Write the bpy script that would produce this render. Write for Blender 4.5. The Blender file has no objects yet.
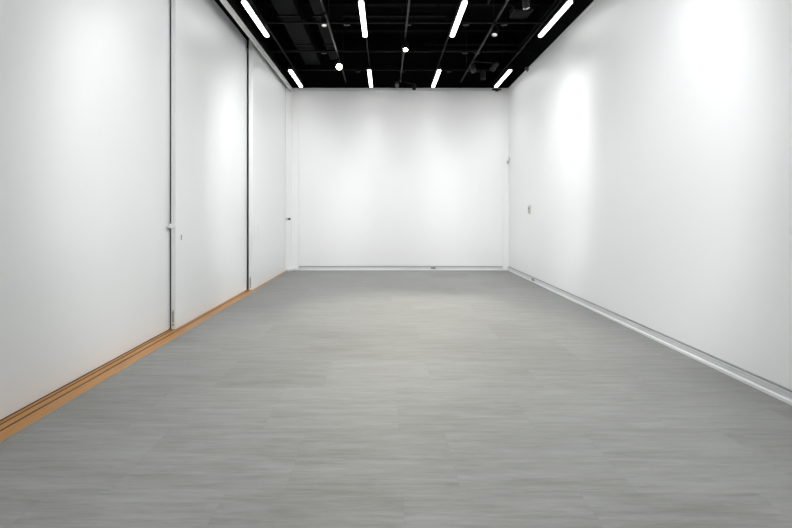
import bpy, bmesh, math, random
from mathutils import Vector, Matrix
random.seed(4)
C = bpy.context.scene.collection
F, VX, VY, H = 438.0, 386.0, 212.5, 1.3

# ------------------------------------------------------------------ materials
def mat(name, col, rough=.5, metal=0., spec=.5, emit=None, strength=0.):
    m = bpy.data.materials.new(name); m.use_nodes = True
    b = m.node_tree.nodes['Principled BSDF']
    b.inputs['Base Color'].default_value = (*col, 1)
    b.inputs['Roughness'].default_value = rough
    b.inputs['Metallic'].default_value = metal
    b.inputs['Specular IOR Level'].default_value = spec
    if emit:
        b.inputs['Emission Color'].default_value = (*emit, 1)
        b.inputs['Emission Strength'].default_value = strength
    return m

def noisy(m, scale, amount, bump=0., stretch=(1, 1, 1), rough_amt=0., bdist=.002):
    """multiply the base colour by a soft noise, add bump"""
    nt = m.node_tree; N = nt.nodes; L = nt.links
    b = N['Principled BSDF']; base = b.inputs['Base Color'].default_value[:]
    tc = N.new('ShaderNodeTexCoord'); mp = N.new('ShaderNodeMapping')
    mp.inputs['Scale'].default_value = stretch
    geo = N.new('ShaderNodeNewGeometry')
    L.new(geo.outputs['Position'], mp.inputs['Vector'])
    no = N.new('ShaderNodeTexNoise'); no.inputs['Scale'].default_value = scale
    no.inputs['Detail'].default_value = 4
    L.new(mp.outputs['Vector'], no.inputs['Vector'])
    mx = N.new('ShaderNodeMix'); mx.data_type = 'RGBA'
    mx.inputs[6].default_value = [c * (1 - amount) for c in base[:3]] + [1]
    mx.inputs[7].default_value = [min(1, c * (1 + amount)) for c in base[:3]] + [1]
    L.new(no.outputs['Fac'], mx.inputs[0]); L.new(mx.outputs[2], b.inputs['Base Color'])
    if bump:
        bp = N.new('ShaderNodeBump'); bp.inputs['Strength'].default_value = bump
        bp.inputs['Distance'].default_value = bdist
        L.new(no.outputs['Fac'], bp.inputs['Height']); L.new(bp.outputs['Normal'], b.inputs['Normal'])
    return m

M = {}
M['wall']  = noisy(mat('wall_paint', (.84, .85, .855), .38, spec=1.), 1.1, .012, .10, rough_amt=.1, bdist=.004)
M['back']  = noisy(mat('back_wall_paint', (.85, .85, .85), .6, spec=.35), 1.5, .012, .05)
M['panel'] = noisy(mat('lacquered_panel', (.81, .825, .825), .34, spec=1.), .9, .012, .10, bdist=.004)
M['edge']  = mat('panel_edge_paint', (.77, .78, .78), .45)
M['fascia'] = mat('fascia_paint', (.74, .74, .73), .5)
M['skirt'] = mat('skirting_white', (.72, .73, .74), .4)
M['trunk'] = noisy(mat('trunking_grey', (.60, .62, .62), .4), 3, .05)
M['vedge'] = mat('vinyl_edge', (.27, .27, .265), .5)
M['groove'] = mat('dark_groove', (.22, .22, .22), .7)
M['slot_shade']  = mat('track_slot_shade', (.02, .012, .008), .7)
M['black'] = noisy(mat('ceiling_black', (.0035, .0038, .0045), .8, spec=.1), 1.5, .4)
M['duct']  = noisy(mat('duct_dark', (.0024, .0027, .0032), .75, spec=.10), 3, .3)
M['pipe']  = mat('pipe_dark', (.0035, .0042, .005), .6, spec=.16)
M['plate'] = mat('bracket_grey', (.06, .062, .065), .5)
M['fit']   = mat('fixture_black', (.006, .006, .0065), .45, spec=.3)
M['fitg']  = mat('fixture_grey', (.018, .018, .019), .45, spec=.3)
M['chrome'] = mat('chrome', (.6, .6, .6), .25, 1.)
M['grey']  = mat('plastic_grey', (.42, .42, .39), .5)
M['greyl'] = mat('plastic_light', (.66, .66, .63), .45)
M['white'] = mat('plastic_white', (.8, .8, .8), .35)
M['dark']  = mat('plastic_dark', (.03, .03, .03), .4)
M['tube']  = mat('tube_light', (.9, .9, .9), .5, emit=(1., .99, .97), strength=6.)
M['lens']  = mat('spot_lens_lit', (.9, .9, .9), .3, emit=(1., .93, .80), strength=30.)
M['lensd'] = mat('spot_lens_rim', (.9, .9, .9), .3, emit=(1., .95, .88), strength=.5)
M['glass'] = mat('spot_lens_unlit', (.08, .08, .085), .12)

# orange timber floor track
m = mat('track_timber', (.50, .245, .085), .42, spec=.4)
nt = m.node_tree; N = nt.nodes; L = nt.links
g = N.new('ShaderNodeNewGeometry'); mp = N.new('ShaderNodeMapping'); mp.inputs['Scale'].default_value = (60, 1.4, 1)
L.new(g.outputs['Position'], mp.inputs['Vector'])
no = N.new('ShaderNodeTexNoise'); no.inputs['Scale'].default_value = 1.6; no.inputs['Detail'].default_value = 6
L.new(mp.outputs['Vector'], no.inputs['Vector'])
cr = N.new('ShaderNodeValToRGB'); cr.color_ramp.elements[0].position = .3; cr.color_ramp.elements[1].position = .72
cr.color_ramp.elements[0].color = (.31, .140, .034, 1); cr.color_ramp.elements[1].color = (.50, .250, .072, 1)
L.new(no.outputs['Fac'], cr.inputs['Fac']); L.new(cr.outputs['Color'], N['Principled BSDF'].inputs['Base Color'])
M['timber'] = m

# floor: grey vinyl tiles with a grain that runs across the room
m = mat('vinyl_floor', (.34, .34, .325), .46, spec=.4)
nt = m.node_tree; N = nt.nodes; L = nt.links; B = N['Principled BSDF']
g = N.new('ShaderNodeNewGeometry')
sep = N.new('ShaderNodeSeparateXYZ'); L.new(g.outputs['Position'], sep.inputs[0])
TW, TH = .82, .61
def math_n(op, a, b=None):
    n = N.new('ShaderNodeMath'); n.operation = op
    for i, v in enumerate((a, b)):
        if v is None: continue
        if isinstance(v, (int, float)): n.inputs[i].default_value = v
        else: L.new(v, n.inputs[i])
    return n.outputs[0]
u = math_n('DIVIDE', math_n('SUBTRACT', sep.outputs['X'], .347), TW)
v = math_n('DIVIDE', math_n('SUBTRACT', sep.outputs['Y'], 2.03), TH)
row = math_n('FLOOR', v)
u2 = math_n('ADD', u, math_n('MULTIPLY', math_n('FRACT', math_n('MULTIPLY', row, .5)), .66))
col = math_n('FLOOR', u2)
cell = N.new('ShaderNodeCombineXYZ'); L.new(col, cell.inputs[0]); L.new(row, cell.inputs[1])
wn = N.new('ShaderNodeTexWhiteNoise'); wn.noise_dimensions = '3D'; L.new(cell.outputs[0], wn.inputs['Vector'])
# grain coordinates shift from tile to tile
vs = N.new('ShaderNodeVectorMath'); vs.operation = 'SCALE'; vs.inputs['Scale'].default_value = 9.
L.new(wn.outputs['Color'], vs.inputs[0])
va = N.new('ShaderNodeVectorMath'); va.operation = 'ADD'
L.new(g.outputs['Position'], va.inputs[0]); L.new(vs.outputs[0], va.inputs[1])
def grain(vec, sc, scale, detail, rough=.6):
    mp = N.new('ShaderNodeMapping'); mp.inputs['Scale'].default_value = sc; L.new(vec, mp.inputs['Vector'])
    n = N.new('ShaderNodeTexNoise'); n.inputs['Scale'].default_value = scale
    n.inputs['Detail'].default_value = detail; n.inputs['Roughness'].default_value = rough
    L.new(mp.outputs['Vector'], n.inputs['Vector']); return n.outputs['Fac']
g1 = grain(va.outputs[0], (1.5, 17, 1), 1.6, 9, .68)         # broad streaks
g2 = grain(va.outputs[0], (5.0, 120, 1), 2.2, 6, .8)        # fine streaks
g3 = grain(g.outputs['Position'], (.9, 3.0, 1), 1.4, 3, .5) # blotches over tiles
def add_w(*pairs):
    o = None
    for s, w in pairs:
        t = math_n('MULTIPLY', s, w); o = t if o is None else math_n('ADD', o, t)
    return o
tot = add_w((g1, .42), (g2, .36), (g3, .18), (wn.outputs['Value'], .04))
cr = N.new('ShaderNodeValToRGB'); E = cr.color_ramp.elements
E[0].position = .39; E[1].position = .61
E[0].color = (.150, .148, .136, 1); E[1].color = (.262, .265, .255, 1)
e = E.new(.5); e.color = (.208, .209, .199, 1)
L.new(tot, cr.inputs['Fac'])
# hairline joints
fu = math_n('FRACT', u2); fv = math_n('FRACT', v)
ju = math_n('LESS_THAN', fu, .0035); jv = math_n('LESS_THAN', fv, .004)
jj = math_n('MULTIPLY', math_n('MAXIMUM', ju, jv), .22)
mx = N.new('ShaderNodeMix'); mx.data_type = 'RGBA'; mx.inputs[7].default_value = (.12, .12, .11, 1)
L.new(jj, mx.inputs[0]); L.new(cr.outputs['Color'], mx.inputs[6]); L.new(mx.outputs[2], B.inputs['Base Color'])
L.new(add_w((g2, .22), (g1, .14), (math_n('ADD', g3, 1.), .21)), B.inputs['Roughness'])
bp = N.new('ShaderNodeBump'); bp.inputs['Strength'].default_value = .18; bp.inputs['Distance'].default_value = .0015
L.new(g2, bp.inputs['Height']); L.new(bp.outputs['Normal'], B.inputs['Normal'])
M['floor'] = m

# ------------------------------------------------------------------ mesh helpers
class MB:
    def __init__(s): s.bm = bmesh.new()
    def box(s, x0, x1, y0, y1, z0, z1, R=None):
        r = bmesh.ops.create_cube(s.bm, size=1)
        for v in r['verts']:
            v.co = Vector(((x0+x1)/2 + v.co.x*(x1-x0), (y0+y1)/2 + v.co.y*(y1-y0), (z0+z1)/2 + v.co.z*(z1-z0)))
            if R: v.co = R @ v.co
        return s
    def cyl(s, a, b, r0, r1=None, n=20):
        a, b = Vector(a), Vector(b); d = b - a
        q = d.to_track_quat('Z', 'Y').to_matrix().to_4x4()
        bmesh.ops.create_cone(s.bm, cap_ends=True, segments=n, radius1=r0, radius2=r0 if r1 is None else r1,
                              depth=d.length, matrix=Matrix.Translation((a+b)/2) @ q)
        return s
    def ball(s, c, r, sc=(1, 1, 1), n=20):
        bmesh.ops.create_uvsphere(s.bm, u_segments=n, v_segments=n//2, radius=r,
                                  matrix=Matrix.Translation(c) @ Matrix.Diagonal((*sc, 1)))
        return s
    def prism(s, pts, z0, z1):
        lo = [s.bm.verts.new((x, y, z0)) for x, y in pts]; hi = [s.bm.verts.new((x, y, z1)) for x, y in pts]
        n = len(pts); s.bm.faces.new(lo[::-1]); s.bm.faces.new(hi)
        for i in range(n): s.bm.faces.new((lo[i], lo[(i+1) % n], hi[(i+1) % n], hi[i]))
        return s
    def profile(s, axis, pts, a0, a1):
        """pts (p,z): extruded along x or y"""
        def P(p, z, a): return (a, p, z) if axis == 'x' else (p, a, z)
        A = [s.bm.verts.new(P(p, z, a0)) for p, z in pts]; Bv = [s.bm.verts.new(P(p, z, a1)) for p, z in pts]
        n = len(pts); s.bm.faces.new(A); s.bm.faces.new(Bv[::-1])
        for i in range(n): s.bm.faces.new((A[i], Bv[i], Bv[(i+1) % n], A[(i+1) % n]))
        return s
    def build(s, name, m, parent=None, bevel=0., smooth=False, origin=None):
        bmesh.ops.recalc_face_normals(s.bm, faces=s.bm.faces)
        if origin is not None:
            for v in s.bm.verts: v.co -= Vector(origin)
        me = bpy.data.meshes.new(name); s.bm.to_mesh(me); s.bm.free()
        me.materials.append(m)
        o = bpy.data.objects.new(name, me); C.objects.link(o)
        if origin is not None: o.location = origin
        if parent: o.parent = parent
        if bevel:
            b = o.modifiers.new('bevel', 'BEVEL'); b.width = bevel; b.segments = 2; b.limit_method = 'ANGLE'
        if smooth:
            for p in me.polygons: p.use_smooth = True
            e = o.modifiers.new('edges', 'EDGE_SPLIT'); e.split_angle = math.radians(40)
        return o

def struct(o): o['kind'] = 'structure'; return o
def tag(o, label, cat, group=None):
    o['label'] = label; o['category'] = cat
    if group: o['group'] = group
    return o
def thing(name, label, cat, loc=(0, 0, 0), rot=(0, 0, 0), group=None):
    o = bpy.data.objects.new(name, None); C.objects.link(o); o.empty_display_size = .1
    o.location = loc; o.rotation_euler = rot
    return tag(o, label, cat, group)
def dup(root, label, loc, rot=None, group=None):
    r = root.copy(); C.objects.link(r); r.location = loc
    if rot is not None: r.rotation_euler = rot
    r['label'] = label
    if group: r['group'] = group
    for ch in list(root.children):
        c = ch.copy(); C.objects.link(c); c.parent = r
        for gch in ch.children:
            d = gch.copy(); C.objects.link(d); d.parent = c
    return r

# ------------------------------------------------------------------ room
XR, XL, YB, Y0 = 2.77, -2.125, 9.90, -3.2
ZT = H + 2.814            # top of the white walls
ZC = 5.35                 # black deck
XP1, XP2, XP3 = -2.40, -2.325, -2.222     # faces of the sliding panels
struct(MB().box(-2.175, XR, Y0, YB, -.1, 0).build('floor', M['floor']))
struct(MB().box(-3.0, XR+.4, Y0-.4, YB+.5, ZC, ZC+.15).build('ceiling', M['black']))
# white walls
struct(MB().box(XR, XR+.15, Y0, YB+.15, -.1, ZT).build('wall_right', M['wall'], bevel=.004))
struct(MB().box(-2.12, XR, YB, YB+.15, -.1, ZT).build('wall_back', M['back']))
struct(MB().box(-2.6, XR+.15, Y0-.15, Y0, -.1, ZT).build('wall_front', M['wall']))
# proud lining board of the back wall with a pale capping
PX0, PX1, PY = -1.966, 2.62, YB-.028
struct(MB().box(PX0, PX1, PY, YB, .09, ZT-.075).build('trim_1', M['back'], bevel=.003))
struct(MB().box(PX0, PX1, PY-.012, YB, ZT-.075, ZT-.052).build('trim_2', M['skirt'], bevel=.003))
# angled end piece of the left side, beyond the last sliding panel
struct(MB().prism([(-2.215, 9.70), (-2.120, YB), (-2.120, YB+.15), (-2.60, YB+.15), (-2.60, 9.70)], -.1, ZT).build('wall_left', M['back']))
# the side nearer than the panels (behind the camera's left edge)
struct(MB().box(-2.6, XP1, Y0, 2.38, 0, 4.16).build('wall_left', M['panel']))
# black void behind the sliding panels
struct(MB().box(-2.6, -2.47, 2.38, 9.70, -.1, 4.7).build('wall_left', mat('cavity_lining', (.22, .21, .19), .8)))
# upper black walls above the white ones
struct(MB().box(XR+.15, XR+.2, Y0-.2, YB+.35, ZT-.3, ZC).build('wall_right', M['black']))
struct(MB().box(-2.6, XR+.15, YB+.30, YB+.35, ZT-.3, ZC).build('wall_back', M['black']))
struct(MB().box(-2.7, -2.6, Y0-.2, YB+.35, -.1, ZC).build('wall_left', M['black']))
struct(MB().box(-2.6, XR+.15, Y0-.25, Y0-.15, -.1, ZC).build('wall_front', M['black']))
# capping on top edge of right wall
struct(MB().box(XR-.012, XR, Y0, YB, ZT-.035, ZT).build('trim_3', M['skirt'], bevel=.003))
# header fascia with small lip, over the sliding panels; dark soffit above the panels
struct(MB().box(XL-.010, XL, Y0, 9.87, ZT-.095, ZT).box(XL-.012, XL+.012, Y0, 9.87, ZT-.018, ZT)
       .build('trim_4', M['fascia'], bevel=.003))
struct(MB().box(-2.47, XL-.035, Y0, 9.70, 4.225, 4.30).build('trim_5', M['black']))
# timber floor track with three grooves
t = MB()
for a, b in ((-2.47, -2.412), (-2.396, -2.368), (-2.352, -2.300), (-2.284, -2.175)):
    t.box(a, b, 2.38, 9.66, -.1, .004)
struct(t.build('trim_6', M['timber'], bevel=.0015))
struct(MB().box(-2.47, -2.175, 2.38, 9.70, -.12, .001).build('trim_7', M['slot_shade']))  # almost flush near-black fill: the grooves' shade put into the colour
struct(MB().box(-2.177, -2.170, 2.38, 9.66, -.01, .003).build('trim_8', M['vedge']))
struct(MB().box(-2.40, -2.175, Y0, 2.38, -.1, .004).build('trim_9', M['timber']))

# skirtings: white foot + grey trunking with dark groove on top
def skirt(axis, w, s, a0, a1, nm, nm2, nm3, b0=None, b1=None):
    b0 = a0 if b0 is None else b0; b1 = a1 if b1 is None else b1
    struct(MB().profile(axis, [(w, 0), (w-s*.040, 0), (w-s*.040, .022), (w-s*.032, .032), (w, .032)], a0, a1).build(nm, M['skirt']))
    struct(MB().profile(axis, [(w, .032), (w-s*.030, .032), (w-s*.030, .052), (w-s*.026, .054), (w-s*.026, .058),
                               (w-s*.030, .060), (w-s*.030, .080), (w, .080)], b0, b1).build(nm2, M['trunk']))
    struct(MB().box(*sorted((w-s*.001, w-s*.024)), b0, b1, .080, .087).build(nm3, M['groove']) if axis == 'y' else
           MB().box(b0, b1, *sorted((w-s*.001, w-s*.024)), .080, .087).build(nm3, M['groove']))
skirt('y', XR, 1, Y0, YB-.04, 'baseboard_right', 'trim_10', 'trim_11')
skirt('x', PY, 1, PX0-.06, PX1+.11, 'baseboard_back', 'trim_12', 'trim_13', PX0, PX1)
# white foot round the left corner
struct(MB().prism([(-2.205, 9.70), (-2.175, 9.675), (-2.075, PY-.04), (PX0-.06, PY-.04), (PX0-.06, YB), (-2.12, YB)], 0, .045)
       .build('baseboard_left', M['skirt'], bevel=.004))

# ------------------------------------------------------------------ sliding panels
def sliding_panel(x, th, y0, y1, label, top=4.19):
    t = thing('sliding_panel', label, 'sliding panel', (x-th/2, (y0+y1)/2, .006), group='white sliding wall panels')
    def P(a, b, c, d, e, f): return (a-(x-th/2), b-(x-th/2), c-(y0+y1)/2, d-(y0+y1)/2, e-.006, f-.006)
    MB().box(*P(x-th, x, y0+.004, y1, .008, top)).build('panel_board', M['panel'], t, bevel=.003)
    MB().box(*P(x-th+.002, x-.002, y0, y0+.0035, .008, top)).build('edge_strip', M['edge'], t)['label'] = 'greyer narrow edge strip'
    MB().box(*P(x-th*.75, x-th*.25, y0+.05, y1-.05, -.004, .008)).build('guide_fin', M['dark'], t)
    return t, P
p1, P1 = sliding_panel(XP1, .045, 2.40, 4.874, 'white sliding wall panel nearest the camera, at the left edge, no lock visible')
p2, P2 = sliding_panel(XP2, .050, 4.84, 7.328, 'middle white sliding wall panel with round knob and keyhole', 4.175)
p3, P3 = sliding_panel(XP3, .068, 7.30, 9.685, 'farthest white sliding wall panel, with faint flush pull, ending at the back corner')

def loc(par, v): return Vector(v) - par.location
# knob on panel 2's near edge
z = H - (226-VY)/F*4.82
k = MB()
k.cyl(loc(p2, (-2.350, 4.84, z)), loc(p2, (-2.350, 4.80, z)), .014).cyl(loc(p2, (-2.350, 4.80, z)), loc(p2, (-2.350, 4.775, z)), .018, .027)
k.cyl(loc(p2, (-2.350, 4.775, z)), loc(p2, (-2.350, 4.755, z)), .027, .020)
kn = k.build('door_knob', M['white'], p2, smooth=True); kn['label'] = 'round white knob'
# keyhole escutcheon
ky = 2.325*F/(VX-181); kz = H - (237-VY)/F*ky
e = MB(); e.cyl(loc(p2, (XP2, ky, kz)), loc(p2, (XP2+.004, ky, kz)), .030)
es = e.build('lock_escutcheon', M['panel'], p2, smooth=True)
e = MB(); e.cyl(loc(p2, (XP2+.0035, ky, kz+.012)), loc(p2, (XP2+.006, ky, kz+.012)), .011)
c = loc(p2, (XP2+.0035, ky, kz))
e.box(c.x, c.x+.0025, c.y-.006, c.y+.006, c.z-.034, c.z+.010)
kh = e.build('keyhole', M['groove'], es)
# lock slots low on the near edges of panels 2 and 3
for p, x, y0, sc in ((p2, -2.352, 4.84, 1.), (p3, -2.262, 7.30, 1.)):
    c = loc(p, (x, y0, .135))
    a = MB().box(c.x-.016, c.x+.016, c.y-.003, c.y, c.z-.10, c.z+.10).build('lock_plate', M['greyl'], p, bevel=.001)
    MB().box(c.x-.007, c.x+.007, c.y-.0045, c.y-.003, c.z-.05, c.z+.075).cyl((c.x, c.y-.0045, c.z-.075), (c.x, c.y-.003, c.z-.075), .010)\
        .build('lock_slot', M['groove'], a)
# flush pull on panel 3 : thin frame round a shallow board
py0, py1 = 7.33, 7.62; pz0, pz1 = H-(239-VY)/F*7.45, H-(225-VY)/F*7.45
c0 = loc(p3, (XP3, 7.48, (pz0+pz1)/2)); w, h = .12, .11
fr = MB()
for (a, b, cc, d) in ((-w, w, h-.007, h), (-w, w, -h, -h+.007), (-w, -w+.010, -h, h), (w-.010, w, -h, h)):
    fr.box(c0.x, c0.x+.003, c0.y+a, c0.y+b, c0.z+cc, c0.z+d)
fr.build('flush_pull_frame', M['edge'], p3)

# latch in back left corner
ly = 9.73; lz = H-(219-VY)/F*ly
d = Vector((.430, -.204, 0)).normalized()
nrm = Vector((.20, -.095, 0)).normalized()     # normal of the angled face
nrm = Vector((YB-9.70, -(.095), 0)).normalized()
tdir = Vector((.095, YB-9.70, 0)).normalized()
t = thing('corner_latch', 'small latch with black thumb-turn on the back left corner', 'latch', (-2.203+.004, 9.72, lz))
MB().cyl((0, 0, 0), tuple(nrm*.014), .036).build('rose', M['greyl'], t, smooth=True)
MB().cyl(tuple(nrm*.014), tuple(nrm*.05), .013).build('spindle', M['chrome'], t, smooth=True)
b = nrm*.055
MB().cyl(tuple(b - tdir*.02), tuple(b + tdir*.015), .015, .012).ball(tuple(b + tdir*.02), .026)\
    .build('thumb_turn', M['dark'], t, smooth=True)['label'] = 'black thumb-turn'

# ------------------------------------------------------------------ wall fittings
sy = XR*F/(530-VX); sz = H-(209.5-VY)/F*sy
t = thing('wall_switch', 'beige-grey control plate at eye level on the right wall', 'switch', (XR, sy, sz))
MB().box(-.014, 0, -.075, .075, -.090, .090).build('back_plate', M['greyl'], t, bevel=.004)
MB().box(-.026, -.014, -.048, .048, -.070, .055).build('control_face', M['grey'], t, bevel=.004)
MB().box(-.029, -.026, -.030, .030, .005, .040).build('display', M['groove'], t)
t = thing('corner_sensor', 'small grey sensor on a short arm, high in the back right corner', 'sensor', (XR, 9.80, H+(VY-160)/F*9.8))
MB().box(-.008, 0, -.02, .02, -.03, .05).build('mount_plate', M['greyl'], t, bevel=.002)
MB().cyl((-.008, 0, .03), (-.032, 0, .075), .007).cyl((-.008, 0, .02), (-.04, 0, -.025), .009).build('arm', M['grey'], t, smooth=True)
MB().ball((-.045, 0, -.05), .028, (1, 1, 1.2)).build('sensor_head', M['grey'], t, smooth=True)

def socket(nm, label, locn, rz):
    t = thing(nm, label, 'socket', locn, (0, 0, rz), 'sockets clipped on the skirting trunking')
    MB().box(-.055, .055, -.022, 0, -.028, .030).build('housing', M['grey'], t, bevel=.003)
    MB().box(-.045, -.004, -.026, -.022, -.020, .022).box(.004, .045, -.026, -.022, -.020, .022).build('outlet_face', M['groove'], t)
    return t
s1 = socket('power_socket', 'small grey socket on the skirting trunking under the back wall', (1.06, PY-.030, .060), 0)
dup(s1, 'small dark socket on the skirting trunking of the right wall', (XR-.030, 8.12, .060), (0, 0, math.radians(-90)))

# bracket on top of right wall and dark clamp on the back wall top
by = XR*F/(528.5-VX)
t = thing('wall_top_bracket', 'small pale bracket on the top edge of the right wall', 'bracket', (XR-.012, by, ZT-.02))
MB().box(-.05, 0, -.05, .05, .008, .02).box(-.012, 0, -.05, .05, -.05, .008).build('angle_plate', M['plate'], t, bevel=.002)
MB().cyl((-.03, 0, .008), (-.03, 0, -.03), .012).build('bolt', M['plate'], t)
t = thing('wall_top_clamp', 'small black clamp on the back wall top under the right tube light', 'clamp', ((496.5-VX)/F*(PY-.04), PY-.012, ZT-.06))
MB().box(-.10, .10, -.05, 0, -.010, .020).build('clamp_plate', M['fit'], t, bevel=.004)
MB().cyl((-.03, -.03, -.012), (.04, -.03, -.012), .026).build('clamp_screw', M['fit'], t, smooth=True)

# ------------------------------------------------------------------ tube lights
ZL = H + 2.75
TX = (-1.857, -.325, 1.032, 2.408)
TL = 1.15; HW = .034
rows = [(9.04, 'back'), (6.28, 'mid'), (3.47, 'over'), (.69, 'cam')]  # the two nearest rows are unseen, added to raise the wall brightness
def capsule(w, ln, n=10):
    pts = []
    for i in range(n+1):
        a = math.pi*i/n; pts.append((w*math.cos(a), ln/2 - w + w*math.sin(a)))
    for i in range(n+1):
        a = math.pi + math.pi*i/n; pts.append((w*math.cos(a), -ln/2 + w + w*math.sin(a)))
    return pts
first = thing('tube_light', '', 'ceiling light', (TX[0], 9.04, ZL), group='white tube lights hung in rows')
MB().prism(capsule(HW, TL), -.006, .012).build('diffuser', M['tube'], first)
MB().prism(capsule(HW+.004, TL+.01), .012, .062).build('housing', M['fit'], first)
for yy in (-.4, .4):
    MB().cyl((0, yy, .062), (0, yy, .150), .008).build('hanger', M['fit'], first)
cn = ['leftmost', 'second from the left', 'third from the left', 'rightmost']
rn = {'back': 'in the short row just before the back wall', 'mid': 'in the longer row cut by the picture top',
      'over': 'in the added unseen row ahead of the camera', 'cam': 'in the added unseen row above the camera',
      'rear': 'in the row behind the camera'}
used = False
for y, r in rows:
    for i, x in enumerate(TX):
        lb = 'glowing tube light, %s %s' % (cn[i], rn[r])
        if not used: first['label'] = lb; used = True; continue
        dup(first, lb, (x, y, ZL))

def area(x, y, e, spread):
    l = bpy.data.lights.new('tube_beam', 'AREA'); l.shape = 'RECTANGLE'; l.size = .066; l.size_y = 1.13
    l.energy = e; l.color = (.985, .995, 1.); l.spread = math.radians(spread)
    o = bpy.data.objects.new('tube_beam', l); C.objects.link(o); o.location = (x, y, ZL-.009)
for y, r in rows:
    for x, f in zip(TX, (.55, 1.6, 1.6, .55)): area(x, y, {'back': 4, 'mid': 8.5, 'over': 8.5, 'cam': 8}[r]*f, 66)

# long dark rails that carry the tubes, and the three spotlight tracks
def rail(nm, x, z0, z1, w, label, grp, y0=-2.8, y1=9.72, m='pipe'):
    t = thing(nm, label, 'rail', (x, 0, z1), group=grp)
    MB().box(-w, w, y0, y1, z0-z1, 0).build('rail_bar', M[m], t)
    y = y0+.35
    while y < y1:
        MB().cyl((0, y, 0), (0, y, ZC-z1), .007, n=8).build('drop_rod', M[m], t)
        y += 2.3
    return t
for i, x in enumerate(TX):
    rail('lighting_rail', x, ZL+.150, ZL+.180, .010, 'thin dark rail carrying the %s line of tube lights' % cn[i], 'dark rails above the tube lights')
SX = (-.885, .318, 1.66)
ZS = H + 2.885
tn = ['left', 'middle', 'right']
for i, x in enumerate(SX):
    rail('spotlight_track', x, ZS, ZS+.030, .013, 'slim dark spotlight track running lengthways, %s one of three' % tn[i], 'spotlight tracks', m='fitg')

# ------------------------------------------------------------------ spotlights
def spot(label, x, y, z, yaw, pitch, lens, size=1., body='fit', trackx=None, rim=True):
    """yaw: direction in plan (deg, 0 = towards camera -Y, + to the right); pitch: deg below horizontal"""
    t = thing('spotlight', label, 'spotlight', (x, y, z), group='small spotlights on the tracks')
    ya, pa = math.radians(yaw), math.radians(pitch)
    d = Vector((math.sin(ya)*math.cos(pa), -math.cos(ya)*math.cos(pa), -math.sin(pa)))
    s = size
    b = MB(); b.cyl(tuple(-d*.085*s), tuple(d*.045*s), .040*s, .046*s).cyl(tuple(-d*.105*s), tuple(-d*.085*s), .028*s, .040*s)
    for k in range(3): b.cyl(tuple(-d*(.075-.02*k)*s), tuple(-d*(.069-.02*k)*s), .046*s)
    hb = b.build('lamp_body', M[body], t, smooth=True)
    # bezel ring
    bz = MB(); n = 24
    q = d.to_track_quat('Z', 'Y').to_matrix()
    rings = [(.046, .045), (.049, .045), (.049, .068), (.041, .068), (.038, .052)]
    vs = [[bz.bm.verts.new(q @ Vector((r*s*math.cos(2*math.pi*k/n), r*s*math.sin(2*math.pi*k/n), h*s))) for k in range(n)] for r, h in rings]
    for i in range(len(rings)-1):
        for k in range(n): bz.bm.faces.new((vs[i][k], vs[i][(k+1) % n], vs[i+1][(k+1) % n], vs[i+1][k]))
    bz.build('bezel', M['chrome' if rim else body], t, smooth=True)
    MB().cyl(tuple(d*.045*s), tuple(d*.052*s), .037*s).build('lens', M[lens], t)
    # yoke + stem up to the track
    side = Vector((math.cos(ya), math.sin(ya), 0))
    top = ZS - z if trackx is not None else .14
    yk = MB()
    for sg in (-1, 1):
        yk.cyl(tuple(side*sg*.052*s), tuple(side*sg*.052*s + Vector((0, 0, .07*s))), .006, n=8)
        yk.cyl(tuple(side*sg*.040*s), tuple(side*sg*.058*s), .010, n=8)
    yk.cyl(tuple(-side*.055*s + Vector((0, 0, .07*s))), tuple(side*.055*s + Vector((0, 0, .07*s))), .006, n=8)
    yk.build('yoke', M[body], t)
    ox = 0 if trackx is None else trackx - x
    MB().cyl((0, 0, .07*s), (ox, 0, max(top-.02, .075)), .008, n=8).build('stem', M[body], t)
    MB().box(ox-.016, ox+.016, -.05, .05, top-.03, top-.0005).build('track_adapter', M[body], t, bevel=.003)
    return t, d
def at(px, py, Z):      # a point at height Z above the eye line on the sight line of the pixel
    y = F*Z/(VY-py); return (px-VX)/F*y, y, H+Z
def lamp(pos, d, energy, col=(1, .93, .80), ang=50, blend=.8):
    l = bpy.data.lights.new('spot_beam', 'SPOT'); l.energy = energy; l.color = col
    l.spot_size = math.radians(ang); l.spot_blend = blend; l.shadow_soft_size = .035
    o = bpy.data.objects.new('spot_beam', l); C.objects.link(o)
    o.location = Vector(pos) + d*.09; o.rotation_euler = d.to_track_quat('-Z', 'Y').to_euler()
    return o
x, y, z = at(324, 22, 2.76)
spot('spotlight on the left track, lens turned down, rim gleaming', x, y, z, 25, 80, 'lensd', .8, trackx=SX[0])
x, y, z = at(339, 66, 2.74)
_, d = spot('brilliant lit spotlight on the left track, facing the camera', x, y, z, 8, 28, 'lens', 1.3, trackx=SX[0]); BRI = ((x, y, z), d)
x, y, z = at(405.5, 47, 2.76)
_, d2 = spot('lit spotlight hanging on the middle track', x, y, z, 0, 64, 'lens', .95, trackx=SX[1]); MID = ((x, y, z), d2)
x, y, z = at(495, 31.5, 2.76)
_, d3 = spot('lit spotlight on the right track, lens half seen', x, y, z, -35, 72, 'lensd', .9, trackx=SX[2]); RGT = ((x, y, z), d3)
x, y, z = at(526, 3, 2.78)
spot('spotlight gleaming at the top edge beside the rightmost tube light', x, y, z, 160, 35, 'lensd', 1., trackx=SX[2])
x, y, z = at(397, 84.5, 2.76)
spot('small pale-rimmed spotlight low before the back wall, on the middle track', x, y, z, 0, 40, 'glass', .8, 'fitg', trackx=SX[1])
x, y, z = at(414, 87, 2.74)
spot('small black spotlight overlapping the top of the back wall', x, y, z, 10, 80, 'glass', .85, rim=False, trackx=SX[1])
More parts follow.
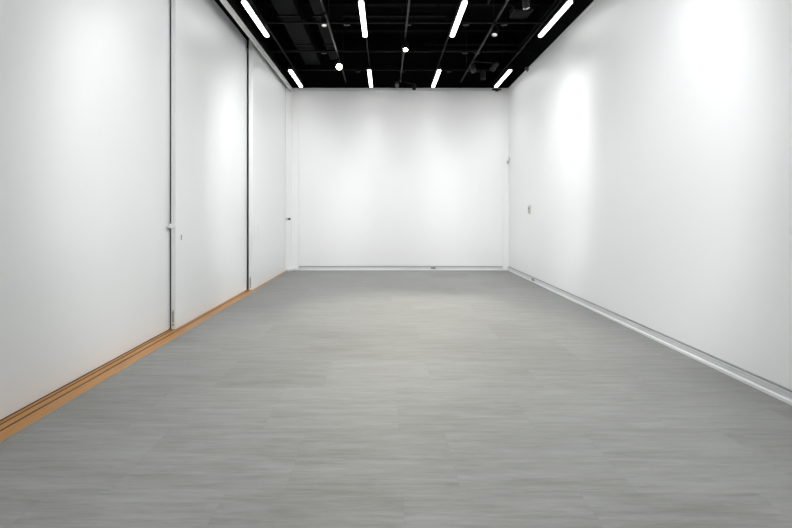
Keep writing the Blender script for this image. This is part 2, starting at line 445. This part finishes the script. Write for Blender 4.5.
for px, py, yw, pt, lb in ((473, 69, 160, 20, 'dark unlit spotlight, upper left of the cluster on the right track'),
                           (483, 76, 20, 85, 'dark unlit spotlight pointing straight down in the cluster on the right track'),
                           (494, 67, -150, 30, 'dark unlit spotlight, upper right of the cluster on the right track')):
    x, y, z = at(px, py, 2.76)
    spot(lb, x, y, z, yw, pt, 'glass', 1.05, 'fitg', rim=False, trackx=SX[2])

# ------------------------------------------------------------------ the dark ceiling void
ZPc = H + 3.06
def cross_pipe(y, z, r, lb, m='pipe', sq=None):
    if sq: o = MB().box(-2.6, XR+.15, y-sq, y+sq, z-r, z+r)
    else: o = MB().cyl((-2.6, y, z), (XR+.15, y, z), r)
    b = o.build('roof_beam' if sq else 'cross_pipe', M[m], smooth=not sq, origin=(0, y, z))
    return tag(b, lb, 'beam' if sq else 'pipe', 'dark cross members of the ceiling')
cross_pipe(7.05, ZPc, .022, 'thin dark cross pipe above the ends of the longer tube lights')
cross_pipe(8.30, ZPc, .022, 'thin dark cross pipe level with the brilliant spotlight')
cross_pipe(9.39, ZPc, .022, 'thin dark cross pipe just before the back wall')
cross_pipe(5.90, ZPc, .022, 'thin dark cross pipe nearest the camera in the picture')
cross_pipe(4.6, ZPc, .022, 'thin dark cross pipe above the picture, ahead of the camera')
for y, lb in ((9.75, 'black ceiling beam, farthest, over the back wall'), (8.75, 'black ceiling beam, second from the back'),
              (7.65, 'black ceiling beam over the middle of the far half'), (6.55, 'black ceiling beam nearest the camera in view'),
              (5.4, 'black ceiling beam above the top edge of the picture')):
    cross_pipe(y, H+3.72, .10, lb, 'duct', .05)
# wide grey strut seen between the two inner tubes
x0, y, z = at(343, 15, 3.3); x1 = at(446, 15, 3.3)[0]
t = thing('strut_channel', 'wide dark grey strut crossing between the two inner tube lights', 'strut', ((x0+x1)/2, y, z))
hl = (x1-x0)/2
MB().box(-hl, hl, -.03, .03, -.028, .028).build('channel', M['duct'], t, bevel=.004)
MB().box(-.20, .12, -.05, .05, .028, .085).build('splice_plate', M['duct'], t, bevel=.01)
for q_ in (-hl+.15, hl-.15): MB().cyl((q_, 0, .028), (q_, 0, ZC-z), .007, n=8).build('drop_rod', M['duct'], t)

# left duct: a long rectangular duct with flanges
def duct(x, w, z0, z1, y0, y1, lb, step):
    t = thing('air_duct', lb, 'duct', (x, 0, z0))
    MB().box(-w/2, w/2, y0, y1, 0, z1-z0).build('duct_body', M['duct'], t, bevel=.01)
    y = y0 + .1
    while y < y1:
        MB().box(-w/2-.02, w/2+.02, y-.015, y+.015, -.02, z1-z0+.02).build('flange', M['pipe'], t); y += step
    for yy in (5.4, 7.65, 8.75):
        MB().cyl((0, yy, z1-z0), (0, yy, H+3.62-z0), .008, n=8).build('drop_rod', M['pipe'], t)
    return t
duct(-1.53, .32, H+3.104, H+3.36, 2., 9.2, 'long rectangular dark air duct along the left of the ceiling', 1.2)
duct(-1.04, .18, H+3.104, H+3.27, 2., 8.9, 'narrower dark air duct beside the left duct', 1.2)
# cable ladder on the right with rungs
t = thing('cable_ladder', 'dark cable ladder with rungs on the right of the ceiling', 'cable tray', (1.42, 0, H+3.28))
MB().box(-.20, -.175, 2., 6.9, 0, .07).build('side_rail', M['pipe'], t)
MB().box(.175, .20, 2., 6.9, 0, .07).build('side_rail', M['pipe'], t)
y = 4.4
while y < 6.9:
    MB().box(-.175, .175, y-.018, y+.018, .015, .045).build('rung', M['pipe'], t); y += .26
for yy in (3, 6.4):
    MB().cyl((-.188, yy, .07), (-.188, yy, ZC-H-3.28), .007, n=8).build('drop_rod', M['pipe'], t)
    MB().cyl((.188, yy, .07), (.188, yy, ZC-H-3.28), .007, n=8).build('drop_rod', M['pipe'], t)
x, y, z = at(521, 14, 3.35)
t = thing('junction_box', 'square dark grey box under the ceiling left of the rightmost long tube', 'junction box', (x, y, z))
MB().box(-.16, .16, -.16, .16, 0, .12).build('box_body', M['fitg'], t, bevel=.008)
MB().box(-.14, .14, -.14, .14, -.012, 0).build('lid', M['pipe'], t, bevel=.004)
MB().cyl((0, 0, .12), (0, 0, ZC-z), .010, n=8).build('drop_rod', M['pipe'], t)
# conduit with right-angle turn, right side
x0, y0, z0 = at(455, 44.5, 3.22); x1, y1, _ = at(521, 44.5, 3.22)
cv = MB().cyl((x0-.6, y0, z0), (x1, y0, z0), .013).ball((x1, y0, z0), .0135).cyl((x1, y0, z0), (x1, 2.5, z0), .013)
tag(cv.build('conduit', M['pipe'], smooth=True), 'thin dark conduit turning a right angle at the right of the ceiling', 'conduit')

# small pale brackets on the cross pipes
def bracket_proto(lb, loc_):
    t = thing('ceiling_bracket', lb, 'bracket', loc_, group='small grey ceiling brackets')
    MB().box(-.050, .050, -.020, .020, -.030, -.022).build('bracket_plate', M['plate'], t, bevel=.002)
    MB().cyl((0, 0, -.022), (0, 0, .04), .009, n=10).build('bracket_stem', M['pipe'], t)
    MB().cyl((-.012, 0, -.055), (-.012, 0, -.030), .010, n=10).build('bolt', M['fitg'], t)
    return t
bl = [(347, 7.05, 'small grey bracket left of the second long tube light, nearer pair of rows'),
      (408, 7.05, 'small grey bracket just above and right of the lit middle spotlight'),
      (466, 7.05, 'small grey bracket right beside the third long tube light'),
      (504, 7.05, 'small grey bracket beside the right track spotlight'),
      (324, 8.30, 'small grey bracket just left of the brilliant spotlight'),
      (465, 8.30, 'small grey bracket above the dark spotlight cluster, left one'),
      (477, 8.30, 'small grey bracket above the dark spotlight cluster, right one'),
      (358, 9.39, 'small grey bracket left of the second short tube light'),
      (402, 9.39, 'small grey bracket over the middle of the back wall'),
      (449, 9.39, 'small grey bracket right of the third short tube light')]
b0 = None
for px, y, lb in bl:
    lc = ((px-VX)/F*y, y, ZPc-.018)
    if b0 is None: b0 = bracket_proto(lb, lc)
    else: dup(b0, lb, lc)

# ------------------------------------------------------------------ light of the lit spotlights
for (p, d), e in ((BRI, 90), (MID, 420), (RGT, 80)): lamp(p, d, e, ang=62, blend=1.)
# added unseen spotlights on the same tracks, put in to brighten the walls
def added_wash(label, i, y, target, energy, ang, blend=1.):
    p = Vector((SX[i], y, H+2.76)); d = (Vector(target)-p).normalized()
    yaw = math.degrees(math.atan2(d.x, -d.y)); pit = math.degrees(math.asin(-d.z))
    spot(label, *p, yaw, pit, 'lens', 1., trackx=SX[i])
    lamp(p, d, energy, col=(.985, .995, 1.), ang=ang, blend=blend)
added_wash('added unseen spotlight on the left track above the picture, turned to the back wall', 0, 4.2, (-1.2, YB, 1.35), 270, 64)
added_wash('added unseen spotlight on the middle track above the picture, turned to the back wall', 1, 4.2, (.3, YB, 1.35), 230, 64)
added_wash('added unseen spotlight on the right track above the picture, turned to the back wall', 2, 4.2, (1.8, YB, 1.35), 270, 64)
for nm, y, ty, e in (('just above the picture', 5.2, 8.2, 310), ('next nearer', 2.8, 5.3, 370), ('above the camera', .2, 2.6, 300)):
    added_wash('added unseen spotlight on the left track, %s, turned to the right wall' % nm, 0, y, (XR, ty, 1.68), e, 62, .6)
    added_wash('added unseen spotlight on the right track, %s, turned to the sliding panels' % nm, 2, y, (-2.3, ty, 1.68), e, 62, .6)

W = bpy.data.worlds.new('World'); bpy.context.scene.world = W; W.use_nodes = True
W.node_tree.nodes['Background'].inputs[0].default_value = (.02, .021, .023, 1)
W.node_tree.nodes['Background'].inputs[1].default_value = 1.

# ------------------------------------------------------------------ camera
cam = bpy.data.cameras.new('camera'); co = bpy.data.objects.new('camera', cam); C.objects.link(co)
co.location = (0, 0, H); co.rotation_euler = (math.radians(90), 0, 0)
cam.sensor_width = 36; cam.lens = F/792*36
cam.shift_x = (396-VX)/792; cam.shift_y = -(264-VY)/792
cam.clip_start = .05
bpy.context.scene.camera = co
vs = bpy.context.scene.view_settings
vs.view_transform = 'Standard'; vs.look = 'None'; vs.gamma = 1; vs.use_curve_mapping = False
vs.exposure = .1
